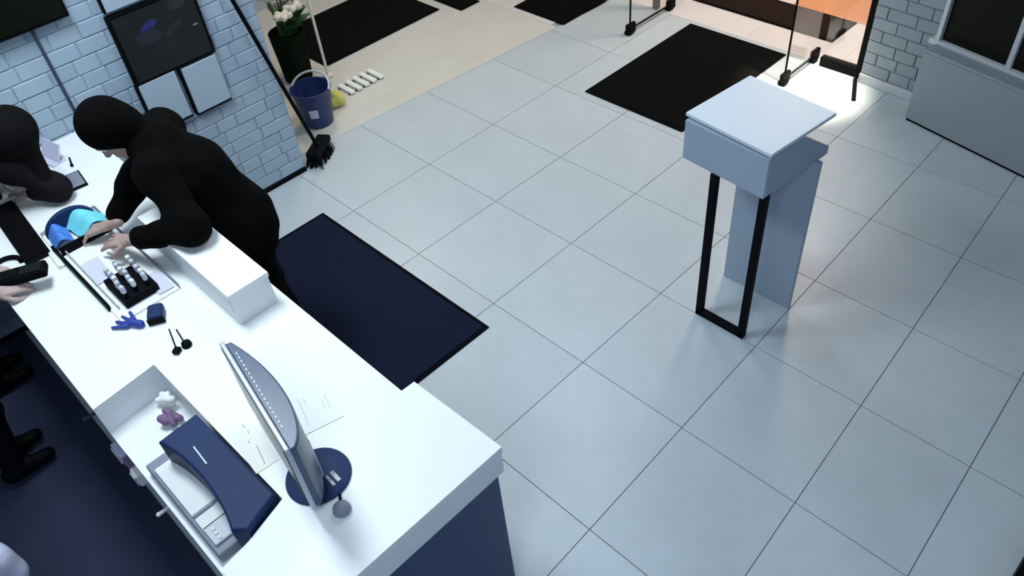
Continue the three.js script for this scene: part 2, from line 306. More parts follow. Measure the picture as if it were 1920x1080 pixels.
// ---------------------------------------------------------------- white lectern standing in the lobby
const lec = thing('lectern', 'pale grey lectern with a black rectangular front frame standing on the tiles', 'lectern', [0.95, 0, -1.55]);
{
  // box body with a side profile that drops at the back, lid above
  const prof = new THREE.Shape(); prof.moveTo(0.182, 0.965); prof.lineTo(0.182, 1.172); prof.lineTo(-0.06, 1.172); prof.lineTo(-0.30, 1.005); prof.lineTo(-0.30, 0.965); prof.closePath();
  const g = new THREE.ExtrudeGeometry(prof, { depth: 0.474, bevelEnabled: true, bevelSize: 0.003, bevelThickness: 0.003, bevelSegments: 1 }); g.rotateY(-Math.PI / 2); g.translate(0, 0, 0);
  g.rotateY(Math.PI); // profile x -> -z
  const p = g.attributes.position; // bring to: profile x along +z, extrusion along x
  g.computeBoundingBox(); const b = g.boundingBox; g.translate(-0.28 - b.min.x, 0, 0);
  if (Math.abs(b.max.z - 0.182) > 0.02) { g.scale(1, 1, -1); const n = g.toNonIndexed(); const a = n.attributes.position.array; for (let i = 0; i < a.length; i += 9) for (let k = 0; k < 3; k++) { const q = a[i + 3 + k]; a[i + 3 + k] = a[i + 6 + k]; a[i + 6 + k] = q; } n.computeVertexNormals(); part('box_body', n, M.pedestalShaded, lec, [0.0, 0, 0], [0, -0.09, 0]); } else part('box_body', g, M.pedestalShaded, lec, [0, 0, 0], [0, -0.09, 0]);
  part('lid', rb(0.494, 0.02, 0.463, 0.004), M.lidLit, lec, [-0.035, 1.194, -0.06], [0, -0.11, 0]);  // lid colour lightened, body colour darkened: lit top and shaded sides
  part('rear_panel', rb(0.42, 0.975, 0.03, 0.004), M.pedestalShaded, lec, [0.04, 0.4875, -0.185]);
  const F = 0.036;
  part('front_frame', merge(at(rb(F, 0.96, F, 0.003), -0.098, 0.481, 0.165), at(rb(F, 0.96, F, 0.003), 0.17, 0.481, 0.165), at(rb(0.30, F, F, 0.003), 0.036, F / 2 + 0.001, 0.165)), M.black, lec);
}

// ---------------------------------------------------------------- on the wall
const canvas = document.createElement('canvas'); canvas.width = 256; canvas.height = 256;
{
  const c = canvas.getContext('2d'); c.fillStyle = '#0b0f0d'; c.fillRect(0, 0, 256, 256);
  const blob = (x, y, rx, ry, col, a) => { c.save(); c.translate(x, y); c.rotate(a); c.scale(rx, ry); const g = c.createRadialGradient(0, 0, 0, 0, 0, 1); g.addColorStop(0, col); g.addColorStop(0.6, col); g.addColorStop(1, 'rgba(11,15,13,0)'); c.fillStyle = g; c.beginPath(); c.arc(0, 0, 1, 0, 7); c.fill(); c.restore(); };
  blob(95, 70, 45, 22, '#24266a', -0.5); blob(62, 100, 26, 20, '#201f55', 0.3); blob(90, 110, 50, 36, '#221e2c', 0); blob(200, 30, 38, 30, '#2a2228', 0); blob(165, 110, 55, 16, '#1d2314', -0.6); blob(130, 170, 70, 30, '#181410', 0);
  c.fillStyle = '#8e8f7c'; c.fillRect(226, 128, 16, 6);
}
const posterTex = new THREE.CanvasTexture(canvas); posterTex.colorSpace = THREE.SRGBColorSpace;
const poster = thing('wall_screen', 'dark screen with blue and purple patches on the brick wall', 'screen', [-2.095, 1.10, -0.15]);
part('frame', merge(at(rb(0.035, 0.42, 0.52, 0.005), 0.018, 0.205, 0)), M.black, poster);
part('picture', bx(0.004, 0.38, 0.48), new THREE.MeshStandardMaterial({ map: posterTex, roughness: 0.5 }), poster, [0.0365, 0.205, 0]);
const wb = thing('wall_board', 'pale blue board mounted above the dark screen', 'board', [-2.095, 1.535, -0.15]);
part('panel', rb(0.03, 0.42, 0.48, 0.004), M.brickC, wb, [0.018, 0.21, 0]);
part('edge', rb(0.036, 0.42, 0.012, 0.003), M.black, wb, [0.018, 0.21, 0.246]);
const tv = thing('wall_monitor', 'black wall monitor at the top left corner above the brick', 'screen', [-2.095, 1.6, 0.52]);
part('body', rb(0.05, 0.5, 0.50, 0.008), M.black, tv, [0.026, 0.25, 0]);
part('screen', bx(0.004, 0.46, 0.46), M.night, tv, [0.053, 0.25, 0]);
solo('cable_conduit', rb(0.018, 0.62, 0.016, 0.004), M.cable, 'thin dark cable running down the brick wall', 'cable', [-2.086, 1.29, 0.465]);
for (const [z, y, l] of [[-0.285, 0.785, 'pale leaflet pocket under the right half of the dark screen'], [-0.015, 0.80, 'pale leaflet pocket under the left half of the dark screen, partly behind the man']]) {
  const k = thing('leaflet_pocket', l, 'pocket', [-2.095, y, z], 0, 'leaflet pockets under the dark screen');
  part('front', rb(0.035, 0.30, 0.23, 0.005), M.brickC, k, [0.02, 0.15, 0]);
  part('shadow_edge', merge(at(rb(0.03, 0.30, 0.014, 0.003), 0.016, 0.15, 0.124), at(rb(0.03, 0.014, 0.24, 0.003), 0.016, -0.008, 0)), M.black, k);  // black strips stand in for the shadow left of and below the pocket
}

// ---------------------------------------------------------------- bay: broom, bucket, sponge, grille, plant
const broom = thing('broom', 'black broom leaning on the end of the brick wall', 'broom', [-2.16, 0, -0.93]);
part('handle', rod(V(0.05, 0.12, 0.03), V(0.135, 1.5, 0.36), 0.014), M.black, broom);
part('head', rb(0.10, 0.05, 0.26, 0.012, 2), M.black, broom, [0.02, 0.10, 0.01], [0, 0.6, 0]);
{ const gs = []; for (let i = 0; i < 120; i++) { const u = rnd() - 0.5, v = rnd() - 0.5; gs.push(rod(V(u * 0.09, 0.09, v * 0.24), V(u * 0.14, 0.003, v * 0.28), 0.004, 5)); } const b = part('bristles', merge(...gs), M.blackSoft, broom, [0.02, 0, 0.01], [0, 0.6, 0]); b.userData.kind = 'stuff'; }

const bucket = thing('bucket', 'blue plastic bucket with a raised handle on the beige bay floor', 'bucket', [-2.56, 0, -1.2]);
part('shell', new THREE.LatheGeometry([[0.0, 0.004], [0.105, 0.004], [0.112, 0.012], [0.15, 0.29], [0.158, 0.295], [0.158, 0.305], [0.146, 0.305], [0.106, 0.02], [0.0, 0.016]].map(([a, b]) => new THREE.Vector2(a, b)), 40), M.bucket, bucket);
{ const p = []; for (let i = 0; i <= 20; i++) { const a = Math.PI * i / 20; p.push(V(0.155 * Math.cos(a), 0.30 + 0.075 * Math.sin(a), -0.12 * Math.sin(a))); } part('bail_handle', new THREE.TubeGeometry(new THREE.CatmullRomCurve3(p), 40, 0.009, 8), M.greyLight, bucket, [0, 0, 0], [0, 0.5, 0]); }
part('sticker', (() => { const g = new THREE.CylinderGeometry(0.1385, 0.1265, 0.075, 10, 1, true, -0.25, 0.5); return g; })(), M.lilac, bucket, [0, 0.145, 0], [0, 0.9, 0]);
{
  const cloth = []; for (let i = 0; i < 9; i++) { const g = new THREE.SphereGeometry(0.032 + rnd() * 0.02, 10, 8); g.scale(1, 0.75, 1); g.translate((rnd() - 0.5) * 0.1, 0.03 + rnd() * 0.05, (rnd() - 0.5) * 0.1); cloth.push(g); }
  solo('cleaning_sponge', nets(smooth([[-0.03, 0.045, 0.02, 0.045], [0.03, 0.05, -0.01, 0.05], [0.0, 0.085, 0.0, 0.042], [0.02, 0.04, 0.04, 0.04], [-0.02, 0.045, -0.04, 0.042]].map(([x, y, z, r]) => cap(V(x, y, z), V(x, y + 0.001, z), r, r)), 0.02), V(-0.12, -0.02, -0.12), V(0.12, 0.16, 0.12), 0.008), M.yellow, 'yellow cleaning sponge on the floor behind the blue bucket', 'sponge', [-2.66, 0.0, -1.44]);
}
const grille = thing('slatted_grate', 'white slatted grate lying on the beige bay floor', 'grate', [-2.77, 0, -1.76]);
for (let i = 0; i < 5; i++) part('slat', rb(0.20, 0.02, 0.045, 0.005), M.paper, grille, [0, 0.018, -0.16 + i * 0.075]);
for (const s of [-1, 1]) part('runner', bx(0.02, 0.008, 0.36), M.cable, grille, [s * 0.07, 0.004, -0.01]);

const plant = thing('flowering_plant', 'tall dark planter with green leaves and white flowers at the bay wall', 'plant', [-3.28, 0, -1.5]);
part('planter', new THREE.LatheGeometry([[0, 0], [0.11, 0], [0.115, 0.01], [0.145, 0.42], [0.135, 0.425], [0.125, 0.40], [0, 0.39]].map(([a, b]) => new THREE.Vector2(a, b)), 28), M.greenDark, plant);
{
  const leafG = (L, W, bend) => { const g = new THREE.PlaneGeometry(W, L, 4, 10); g.translate(0, L / 2, 0); const p = g.attributes.position; for (let i = 0; i < p.count; i++) { const t = p.getY(i) / L, w = Math.sin(Math.PI * Math.min(1, 0.08 + t * 0.92)) ; p.setX(i, p.getX(i) * w); p.setZ(i, Math.abs(p.getX(i)) * 0.35 - bend * t * t * L); p.setY(i, p.getY(i) * (1 - 0.25 * bend * t)); } g.computeVertexNormals(); return g; };
  const Ls = [leafG(0.26, 0.10, 0.6), leafG(0.22, 0.09, 0.9), leafG(0.30, 0.09, 0.4)], lm = M.green.clone(); lm.side = THREE.DoubleSide;
  for (let i = 0; i < 22; i++) part('leaf', Ls[i % 3], lm, plant, [(rnd() - 0.5) * 0.1, 0.39, (rnd() - 0.5) * 0.1], [-0.25 - rnd() * 0.5, i * 2.4, 0]);
  for (let i = 0; i < 13; i++) {
    const a = rnd() * 6.28, r = 0.04 + rnd() * 0.13, y = 0.56 + rnd() * 0.2, c = V(r * Math.cos(a), y, r * Math.sin(a));
    const f = part('flower', nets(smooth([0, 1, 2, 3, 4].map((k) => cap(c, V(c.x + 0.055 * Math.cos(k * 1.2566 + a), c.y + 0.012, c.z + 0.055 * Math.sin(k * 1.2566 + a)), 0.022, 0.027)), 0.012), V(c.x - 0.11, c.y - 0.05, c.z - 0.11), V(c.x + 0.11, c.y + 0.07, c.z + 0.11), 0.012), M.flower, plant);
    part('stem', rod(V(0.3 * c.x, 0.4, 0.3 * c.z), V(c.x, c.y - 0.01, c.z), 0.005, 6), M.green, f);
  }
}
solo('flower_pot', new THREE.LatheGeometry([[0, 0], [0.10, 0], [0.105, 0.01], [0.14, 0.18], [0.15, 0.2], [0.138, 0.2], [0.125, 0.17], [0, 0.16]].map(([a, b]) => new THREE.Vector2(a, b)), 28), M.flower, 'pale round pot beside the tall planter in the bay', 'pot', [-3.52, 0, -1.13]);
solo('white_pole', merge(rod(V(0, 0, 0), V(0, 0.75, 0), 0.012), at(rb(0.07, 0.03, 0.07, 0.008), 0, 0.015, 0)), M.flower, 'thin white pole standing beside the green planter', 'pole', [-3.08, 0, -1.66]);
solo('post_base', new THREE.LatheGeometry([[0, 0], [0.15, 0], [0.15, 0.01], [0.05, 0.03], [0.02, 0.05], [0.02, 0.9], [0, 0.9]].map(([a, b]) => new THREE.Vector2(a, b)), 28), M.black, 'black round-based barrier post at the top edge', 'post', [-3.0, 0, -3.72]);

// ---------------------------------------------------------------- things on the counter
const mon = thing('desktop_monitor', 'blue-grey desktop monitor on a black round base, seen edge-on', 'monitor', [0.70, H, 0.935], -0.175);
{
  const s = new THREE.Shape(); s.moveTo(-0.265, 0); s.lineTo(0.265, 0); s.lineTo(0.262, -0.012); s.bezierCurveTo(0.20, -0.075, -0.02, -0.10, -0.262, -0.012); s.closePath();
  const g = new THREE.ExtrudeGeometry(s, { depth: 0.30, bevelEnabled: true, bevelSize: 0.006, bevelThickness: 0.008, bevelSegments: 2, curveSegments: 24 }); g.rotateX(-Math.PI / 2); g.scale(1, 1, -1);
  const n = g.toNonIndexed(), a = n.attributes.position.array; for (let i = 0; i < a.length; i += 9) for (let k = 0; k < 3; k++) { const q = a[i + 3 + k]; a[i + 3 + k] = a[i + 6 + k]; a[i + 6 + k] = q; }
  n.computeVertexNormals(); n.translate(0, 0.075, 0);
  part('back_shell', n, M.plasticBlue, mon);
  part('bezel', rb(0.55, 0.335, 0.016, 0.005, 2), M.silver, mon, [0, 0.228, 0.012]);
  part('screen', bx(0.52, 0.30, 0.003), M.night, mon, [0, 0.232, 0.0205]);
  { const gs = []; for (let i = 0; i < 18; i++) gs.push(at(bx(0.014, 0.003, 0.004), -0.20 + i * 0.022, 0.384, -0.012)); part('vent_slots', merge(...gs), M.greyLight, mon); }
  part('neck', rb(0.07, 0.22, 0.035, 0.01, 2), M.silver, mon, [0.11, 0.11, -0.055]);
  part('base', new THREE.LatheGeometry([[0, 0], [0.11, 0], [0.113, 0.004], [0.11, 0.012], [0.06, 0.018], [0, 0.018]].map(([p, q]) => new THREE.Vector2(p, q)), 48), M.printer, mon, [0.12, 0.0005, -0.055]);
  part('base_label', merge(at(bx(0.05, 0.002, 0.014), 0, 0, 0), at(bx(0.05, 0.002, 0.010), 0.002, 0, 0.022)), M.greyLight, mon, [0.165, 0.0175, -0.10], [0, 0.15, 0]);
}
const gad = thing('small_gadget', 'small round dark grey gadget beside the monitor base', 'gadget', [0.995, H, 0.925]);
part('dome', new THREE.LatheGeometry([[0, 0], [0.027, 0], [0.031, 0.008], [0.027, 0.024], [0.014, 0.034], [0, 0.036]].map(([p, q]) => new THREE.Vector2(p, q)), 28), M.printerGrey, gad);
part('stem', rod(V(-0.025, 0.012, -0.012), V(-0.05, 0.010, -0.028), 0.005), M.black, gad);

const printer = thing('laser_printer', 'dark blue laser printer with a grey paper tray in the lowered shelf', 'printer', [0.56, 0.85, 1.17]);
{
  // top view: straight back and ends, bowed front
  const s = new THREE.Shape(); s.moveTo(-0.27, 0.105); s.lineTo(0.225, 0.115); s.lineTo(0.27, -0.01); s.lineTo(0.235, -0.04); s.bezierCurveTo(0.12, 0.0, -0.12, 0.012, -0.262, -0.035); s.closePath();
  const g = new THREE.ExtrudeGeometry(s, { depth: 0.165, bevelEnabled: true, bevelSize: 0.008, bevelThickness: 0.008, bevelSegments: 2, curveSegments: 16 }); g.rotateX(-Math.PI / 2); g.translate(0, 0.009, 0);
  part('body', g, M.printer, printer);
  part('lid_mark', bx(0.10, 0.001, 0.005), M.silver, printer, [-0.10, 0.1825, -0.03], [0, -0.05, 0]);
  part('front_tray', rb(0.53, 0.05, 0.125, 0.008, 2), M.printerGrey, printer, [-0.07, 0.0255, 0.058]);
  part('paper_stack', rb(0.36, 0.012, 0.105, 0.003), M.paper, printer, [-0.10, 0.056, 0.054]);
  part('button_panel', rb(0.09, 0.012, 0.10, 0.003), M.greyLight, printer, [0.115, 0.056, 0.056]);
  for (let i = 0; i < 3; i++) part('button', rb(0.014, 0.006, 0.014, 0.003), M.paper, printer, [0.10 + i * 0.022, 0.064, 0.08]);
  part('tray_guide', rb(0.014, 0.02, 0.10, 0.003), M.printerGrey, printer, [0.01, 0.060, 0.055]);
}
for (const [x, z, c, l, a] of [[0.075, 1.105, M.purple, 'crumpled purple wrapper on the lowered shelf beside the printer', 0.4], [-0.02, 1.07, M.paper, 'crumpled white paper at the back of the lowered shelf', 0.1]]) {
  const pts = []; for (let i = 0; i < 7; i++) pts.push(cap(V((rnd() - 0.5) * 0.07, 0.018 + rnd() * 0.03, (rnd() - 0.5) * 0.05), V((rnd() - 0.5) * 0.07, 0.018 + rnd() * 0.03, (rnd() - 0.5) * 0.05), 0.012, 0.012));
  solo('crumpled_paper', nets(smooth(pts, 0.008), V(-0.07, -0.005, -0.06), V(0.07, 0.08, 0.06), 0.005), c, l, 'paper', [x, 0.848, z + 0.015], [0, a, 0]);
}
// sheets of paper
function sheetTex(fn) { const c = document.createElement('canvas'); c.width = 256; c.height = 180; const x = c.getContext('2d'); x.fillStyle = '#f0f3ec'; x.fillRect(0, 0, 256, 180); fn(x); const t = new THREE.CanvasTexture(c); t.colorSpace = THREE.SRGBColorSpace; return t; }
const sheet1 = sheetTex((x) => { x.strokeStyle = '#c3ccd0'; x.lineWidth = 3; for (const [a, b, c, d] of [[90, 30, 180, 34], [110, 52, 170, 56], [60, 120, 100, 118], [40, 140, 220, 150]]) { x.beginPath(); x.moveTo(a, b); x.lineTo(c, d); x.stroke(); } });
const sheet2 = sheetTex((x) => { x.fillStyle = '#f1f1e4'; x.fillRect(0, 0, 256, 180); x.strokeStyle = '#7d7068'; x.lineWidth = 4; for (const [a, b, c, d] of [[150, 70, 240, 96], [70, 60, 84, 66], [30, 70, 50, 60], [110, 96, 122, 100]]) { x.beginPath(); x.moveTo(a, b); x.lineTo(c, d); x.stroke(); } });
solo('paper_sheet', rb(0.21, 0.002, 0.148, 0.0005), new THREE.MeshStandardMaterial({ map: sheet1, roughness: 0.8 }), 'white sheet with faint lines on the customer side of the monitor', 'paper', [0.565, H + 0.0015, 0.735], [0, -0.25, 0]);
solo('paper_sheet', rb(0.26, 0.002, 0.09, 0.0005), new THREE.MeshStandardMaterial({ map: sheet2, roughness: 0.8 }), 'cream slip with dark scribbles between the monitor and the printer', 'paper', [0.53, H + 0.0015, 0.985], [0, -0.10, 0]);
// spectacles-like pair of stems with black ends
const stems = thing('earphones', 'small black earphone-like pair with two thin stems on the white counter', 'earphones', [-0.10, H, 0.915]);
part('stem', rod(V(-0.125, 0.006, -0.005), V(0.0, 0.012, 0.028), 0.003, 8), M.black, stems);
part('stem', rod(V(-0.10, 0.006, -0.025), V(0.0, 0.014, -0.010), 0.003, 8), M.black, stems);
part('bud', new THREE.LatheGeometry([[0, 0], [0.019, 0], [0.021, 0.006], [0.018, 0.02], [0, 0.026]].map(([p, q]) => new THREE.Vector2(p, q)), 20), M.black, stems, [0.012, 0, -0.012]);
part('bud', rb(0.03, 0.02, 0.034, 0.008, 2), M.black, stems, [0.014, 0.010, 0.032], [0, 0.6, 0]);

// open display tray
const tray = thing('display_tray', 'clear-sided display tray with a black front rim on the counter', 'tray', [-0.85, H, 0.89]);
part('tray_floor', rb(0.86, 0.008, 0.27, 0.002), M.white, tray, [0, 0.0045, 0]);
part('front_rim', rb(0.60, 0.035, 0.014, 0.003), M.black, tray, [0.02, 0.018, 0.135]);
part('back_rim', rb(0.86, 0.03, 0.006, 0.002), M.printerGrey, tray, [0, 0.016, -0.135]);
part('side_rim', rb(0.006, 0.03, 0.27, 0.002), M.greyLight, tray, [-0.428, 0.016, 0]);
part('divider', rb(0.008, 0.05, 0.25, 0.002), M.black, tray, [-0.20, 0.03, 0]);
part('inner_rail', rb(0.60, 0.024, 0.006, 0.002), M.greyLight, tray, [0.05, 0.018, 0.105]);
{ // arched dark end of the tray
  const s = new THREE.Shape(); s.moveTo(-0.12, 0); s.lineTo(0.12, 0); s.absarc(0, 0.0, 0.12, 0, Math.PI, false);
  const g = new THREE.ExtrudeGeometry(s, { depth: 0.02, bevelEnabled: true, bevelSize: 0.002, bevelThickness: 0.002, bevelSegments: 1, curveSegments: 20 });
  g.scale(1, 0.8, 1); g.rotateY(Math.PI / 2);
  part('arched_end', g, M.printer, tray, [-0.40, 0.008, 0]);
}
const foldG = (w, d, h) => { const g = new THREE.PlaneGeometry(w, d, 14, 10); g.rotateX(-Math.PI / 2); const p = g.attributes.position; for (let i = 0; i < p.count; i++) { const x = p.getX(i), z = p.getZ(i); p.setY(i, h * (0.5 + 0.5 * Math.cos(z / d * Math.PI * 1.6)) + 0.006 * Math.sin(x * 70 + z * 50)); } g.computeVertexNormals(); const b = g.clone(); b.translate(0, -0.004, 0); return merge(g, b); };
{ const m = M.cyan.clone(); m.side = THREE.DoubleSide; const m2 = M.blue.clone(); m2.side = THREE.DoubleSide;
  solo('leaflet', foldG(0.17, 0.16, 0.06), m, 'turquoise leaflet bent over the dark end of the display tray', 'leaflet', [-1.15, H + 0.022, 0.83], [0, 0.15, 0]);
  solo('leaflet', foldG(0.14, 0.09, 0.045), m2, 'bright blue leaflet beside the turquoise one in the display tray', 'leaflet', [-1.16, H + 0.022, 0.97], [0, -0.1, 0]);
  solo('leaflet', rb(0.19, 0.006, 0.085, 0.002), M.lilac, 'lilac card lying in the staff side of the display tray', 'leaflet', [-0.815, H + 0.013, 0.955], [0, -0.05, 0]);
  solo('leaflet', rb(0.16, 0.006, 0.07, 0.002), M.lilac, 'lilac card on the customer side of the display tray', 'leaflet', [-0.52, H + 0.013, 0.80], [0, -0.05, 0]);
}
const capMs = [M.paper, M.greyLight, M.lilac];
const penBox = thing('pen_holder', 'dark box holding white-capped markers in the display tray', 'holder', [-0.575, H + 0.009, 0.895]);
part('holder_body', rb(0.21, 0.04, 0.155, 0.006), M.black, penBox, [0, 0.021, 0]);
for (let i = 0; i < 15; i++) {
  const c = i % 5, r = Math.floor(i / 5), x = -0.655 + c * 0.04 + (rnd() - 0.5) * 0.01, z = 0.845 + r * 0.05 + (rnd() - 0.5) * 0.01;
  const t = thing('marker_pen', 'white-capped marker standing in the dark box of the display tray', 'marker', [x, H + 0.05, z], rnd() * 6, 'markers in the dark box');
  part('barrel', cyl(0.008, 0.008, 0.03, 10), M.black, t, [0, 0.016, 0]);
  part('cap', new THREE.CapsuleGeometry(0.0115, 0.022, 4, 10), capMs[i % 3], t, [0, 0.045, 0]);
}
// blue glove and navy pouch at the near end
{
  const f = [cap(V(0, 0.014, 0), V(0.04, 0.014, -0.01), 0.016, 0.018)]; for (let i = 0; i < 4; i++) f.push(cap(V(-0.005, 0.012, -0.02 + i * 0.014), V(-0.075 + Math.abs(i - 1.5) * 0.01, 0.009, -0.045 + i * 0.032), 0.009, 0.007));
  solo('blue_glove', nets(smooth(f, 0.008), V(-0.1, -0.01, -0.08), V(0.08, 0.05, 0.09), 0.004), M.deepBlue, 'bright blue rubber glove at the near end of the display tray', 'glove', [-0.375, H + 0.0005, 1.0], [0, 0.3, 0]);
  const pouch = thing('glasses_case', 'navy spectacle case at the near end of the display tray', 'case', [-0.335, H, 0.905], -0.5);
  part('case_body', rb(0.085, 0.045, 0.065, 0.014, 3), M.printer, pouch, [0, 0.0235, 0]); part('case_rim', rb(0.012, 0.03, 0.07, 0.004), M.black, pouch, [0.042, 0.018, 0]);
}
// keyboard, slip, terminal, phone at the far end
const kb = thing('keyboard', 'black keyboard on the staff side of the counter at the left edge', 'keyboard', [-1.41, H, 1.082], -0.06);
part('body', rb(0.58, 0.018, 0.115, 0.005), M.black, kb, [0, 0.0095, 0]);
{ const gs = []; for (let r = 0; r < 5; r++) for (let c = 0; c < 22; c++) gs.push(at(bx(0.021, 0.006, 0.017), -0.262 + c * 0.025, 0.021, -0.042 + r * 0.021)); part('keycaps', merge(...gs), M.blackSoft, kb).userData.kind = 'stuff'; }
solo('document_clip', merge(at(rb(0.16, 0.012, 0.03, 0.003), 0, 0.006, 0), at(rb(0.14, 0.006, 0.012, 0.002), 0.01, 0.015, 0.005)), M.paper, 'narrow white strip between the keyboard and the display tray', 'strip', [-1.06, H, 1.045], [0, -0.06, 0]);
solo('receipt_roll', (() => { const g = new THREE.PlaneGeometry(0.08, 0.15, 2, 16); g.rotateX(-Math.PI / 2); const p = g.attributes.position; for (let i = 0; i < p.count; i++) p.setY(i, 0.006 + 0.02 * Math.sin((p.getZ(i) / 0.15 + 0.5) * Math.PI)); g.computeVertexNormals(); const b = g.clone(); b.translate(0, -0.003, 0); return merge(g, b); })(), (() => { const m = M.paper.clone(); m.side = THREE.DoubleSide; return m; })(), 'white receipt strip curling in front of the held terminal', 'receipt', [-1.08, H, 1.22], [0, 0.05, 0]);
{ const p = []; for (let i = 0; i <= 16; i++) { const a = Math.PI * (0.1 + 0.8 * i / 16); p.push(V(-0.06 * Math.cos(a), 0.01, -0.05 * Math.sin(a))); } solo('coiled_cord', new THREE.TubeGeometry(new THREE.CatmullRomCurve3(p), 30, 0.011, 8), M.black, 'black curved cord on the counter behind the receipt strip', 'cord', [-1.2, H + 0.001, 1.215], [0, 0.8, 0]); }
const term = thing('payment_terminal', 'dark handheld payment terminal in the hand at the left edge', 'terminal', [-0.955, 1.085, 1.20], 1.15);
part('body', rb(0.20, 0.04, 0.085, 0.01, 2), M.blackSoft, term, [0, 0, 0]);
part('screen', rb(0.09, 0.004, 0.06, 0.001), M.night, term, [0.04, 0.0215, 0]);
part('keypad', rb(0.075, 0.005, 0.06, 0.001), M.black, term, [-0.05, 0.022, 0]);
const phone = thing('smartphone', 'dark smartphone lying flat on the counter near the wall', 'phone', [-1.605, H, 0.717], -0.12);
part('case', rb(0.165, 0.012, 0.082, 0.005, 2), M.black, phone, [0, 0.0065, 0]);
part('screen', bx(0.145, 0.001, 0.066), M.printerGrey, phone, [0, 0.0131, 0]);
const holder = thing('card_stand', 'lilac card stand near the brick wall end of the counter', 'stand', [-1.92, H, 0.70], 0.2);
part('card', rb(0.16, 0.10, 0.008, 0.003), M.lilac, holder, [0, 0.05, 0], [-0.5, 0, 0]);
part('foot', rb(0.16, 0.008, 0.08, 0.003), M.lilac, holder, [0, 0.0045, 0.02]);
solo('pen', merge(rod(V(-0.045, 0.006, -0.01), V(0.04, 0.006, 0.01), 0.005, 8), at(new THREE.SphereGeometry(0.009, 10, 8), 0.042, 0.009, 0.011)), M.black, 'short black pen beside the lilac card stand', 'pen', [-1.80, H, 0.66]);
solo('black_cup', new THREE.LatheGeometry([[0, 0], [0.032, 0], [0.042, 0.1], [0.038, 0.1], [0.029, 0.006], [0, 0.006]].map(([p, q]) => new THREE.Vector2(p, q)), 24), M.black, 'black cup at the left edge beside the seated clerk hands', 'cup', [-1.80, H, 1.06]);
// staff side under the worktop
for (const [x, z, m, l, s] of [[-0.10, 1.31, M.lilac, 'pale socket box fixed under the worktop, the larger of two', 0.09], [0.06, 1.31, M.paper, 'pale socket box fixed under the worktop, the smaller of two', 0.06]]) { const t = thing('socket_box', l, 'socket', [x, 0.66, z], 0, 'socket boxes under the worktop'); part('housing', rb(s, 0.07, 0.055, 0.008, 2), m, t, [0, 0.035, 0]); part('cover', rb(s * 0.7, 0.05, 0.008, 0.003), M.greyLight, t, [0, 0.035, 0.03]); }
solo('adapter', rb(0.07, 0.05, 0.05, 0.008, 2), M.purple, 'dark purple adapter between the two pale socket boxes', 'adapter', [-0.015, 0.695, 1.31]);
const chair = thing('office_chair', 'office chair with a light grey backrest at the bottom left corner', 'chair', [-0.09, 0, 2.05], 0.3);
part('backrest', nets(smooth([cap(V(-0.10, 0.68, 0), V(0.10, 0.68, 0), 0.03, 0.03), cap(V(-0.12, 0.55, 0), V(0.12, 0.55, 0), 0.03, 0.03), cap(V(0, 0.68, 0), V(0, 0.5, 0), 0.035, 0.035)], 0.18), V(-0.3, 0.4, -0.12), V(0.3, 0.85, 0.12), 0.014), M.lilac, chair, [0.02, 0, -0.12], [0, 0.4, 0]);
part('seat', rb(0.46, 0.08, 0.44, 0.03, 3), M.blackSoft, chair, [0, 0.45, 0.1]);
part('column', cyl(0.028, 0.028, 0.36, 16), M.black, chair, [0, 0.24, 0.1]);
part('back_post', rod(V(0.01, 0.42, -0.02), V(0.02, 0.6, -0.09), 0.018), M.black, chair);
for (let i = 0; i < 5; i++) { const a = i * 1.2566, l = part('leg', rod(V(0, 0.075, 0.1), V(0.28 * Math.cos(a), 0.06, 0.1 + 0.28 * Math.sin(a)), 0.016), M.black, chair); part('castor', new THREE.SphereGeometry(0.03, 12, 10), M.black, l, [0.28 * Math.cos(a), 0.031, 0.1 + 0.28 * Math.sin(a)]); }

// ---------------------------------------------------------------- people
function handBones(W, dir, nrm, side, curl, k0 = 1, spread = 1) {   // wrist, finger direction, back-of-hand normal, thumb side (+1/-1)
  const d = dir.clone().normalize(), n = nrm.clone().addScaledVector(d, -nrm.dot(d)).normalize(), s = new THREE.Vector3().crossVectors(d, n).multiplyScalar(side).normalize();
  const P = (a, b, c) => W.clone().addScaledVector(d, a * k0).addScaledVector(s, b * k0).addScaledVector(n, c * k0), out = [];
  for (const b of [0.026, 0.009, -0.009, -0.025]) out.push(cap(P(0.012, b * 0.6, 0), P(0.085, b, 0), 0.015, 0.0125));
  const F = [[0.026, 0.072, 0.010], [0.009, 0.080, 0.0098], [-0.009, 0.074, 0.0092], [-0.026, 0.060, 0.0082]];
  for (const [b, L0, r] of F) {
    let p = P(0.085, b, 0), ang = 0; const L = L0 * k0; const seg = [0.45, 0.31, 0.24];
    for (let k = 0; k < 3; k++) { ang += curl * [0.7, 1, 0.7][k]; const q = p.clone().addScaledVector(d, L * seg[k] * Math.cos(ang)).addScaledVector(n, -L * seg[k] * Math.sin(ang)).addScaledVector(s, b * 0.12 * spread); out.push(cap(p, q, r * (1 - 0.08 * k), r * (0.92 - 0.08 * k))); p = q; }
  }
  let p = P(0.025, 0.028, -0.004); const T = [P(0.055, 0.052, -0.016), P(0.082, 0.058, -0.026), P(0.102, 0.054, -0.034)]; let r = 0.014; for (const q of T) { out.push(cap(p, q, r, r * 0.85)); p = q; r *= 0.85; }
  return { f: smooth(out, 0.006), c: P(0.085, 0.01, -0.015) };
}
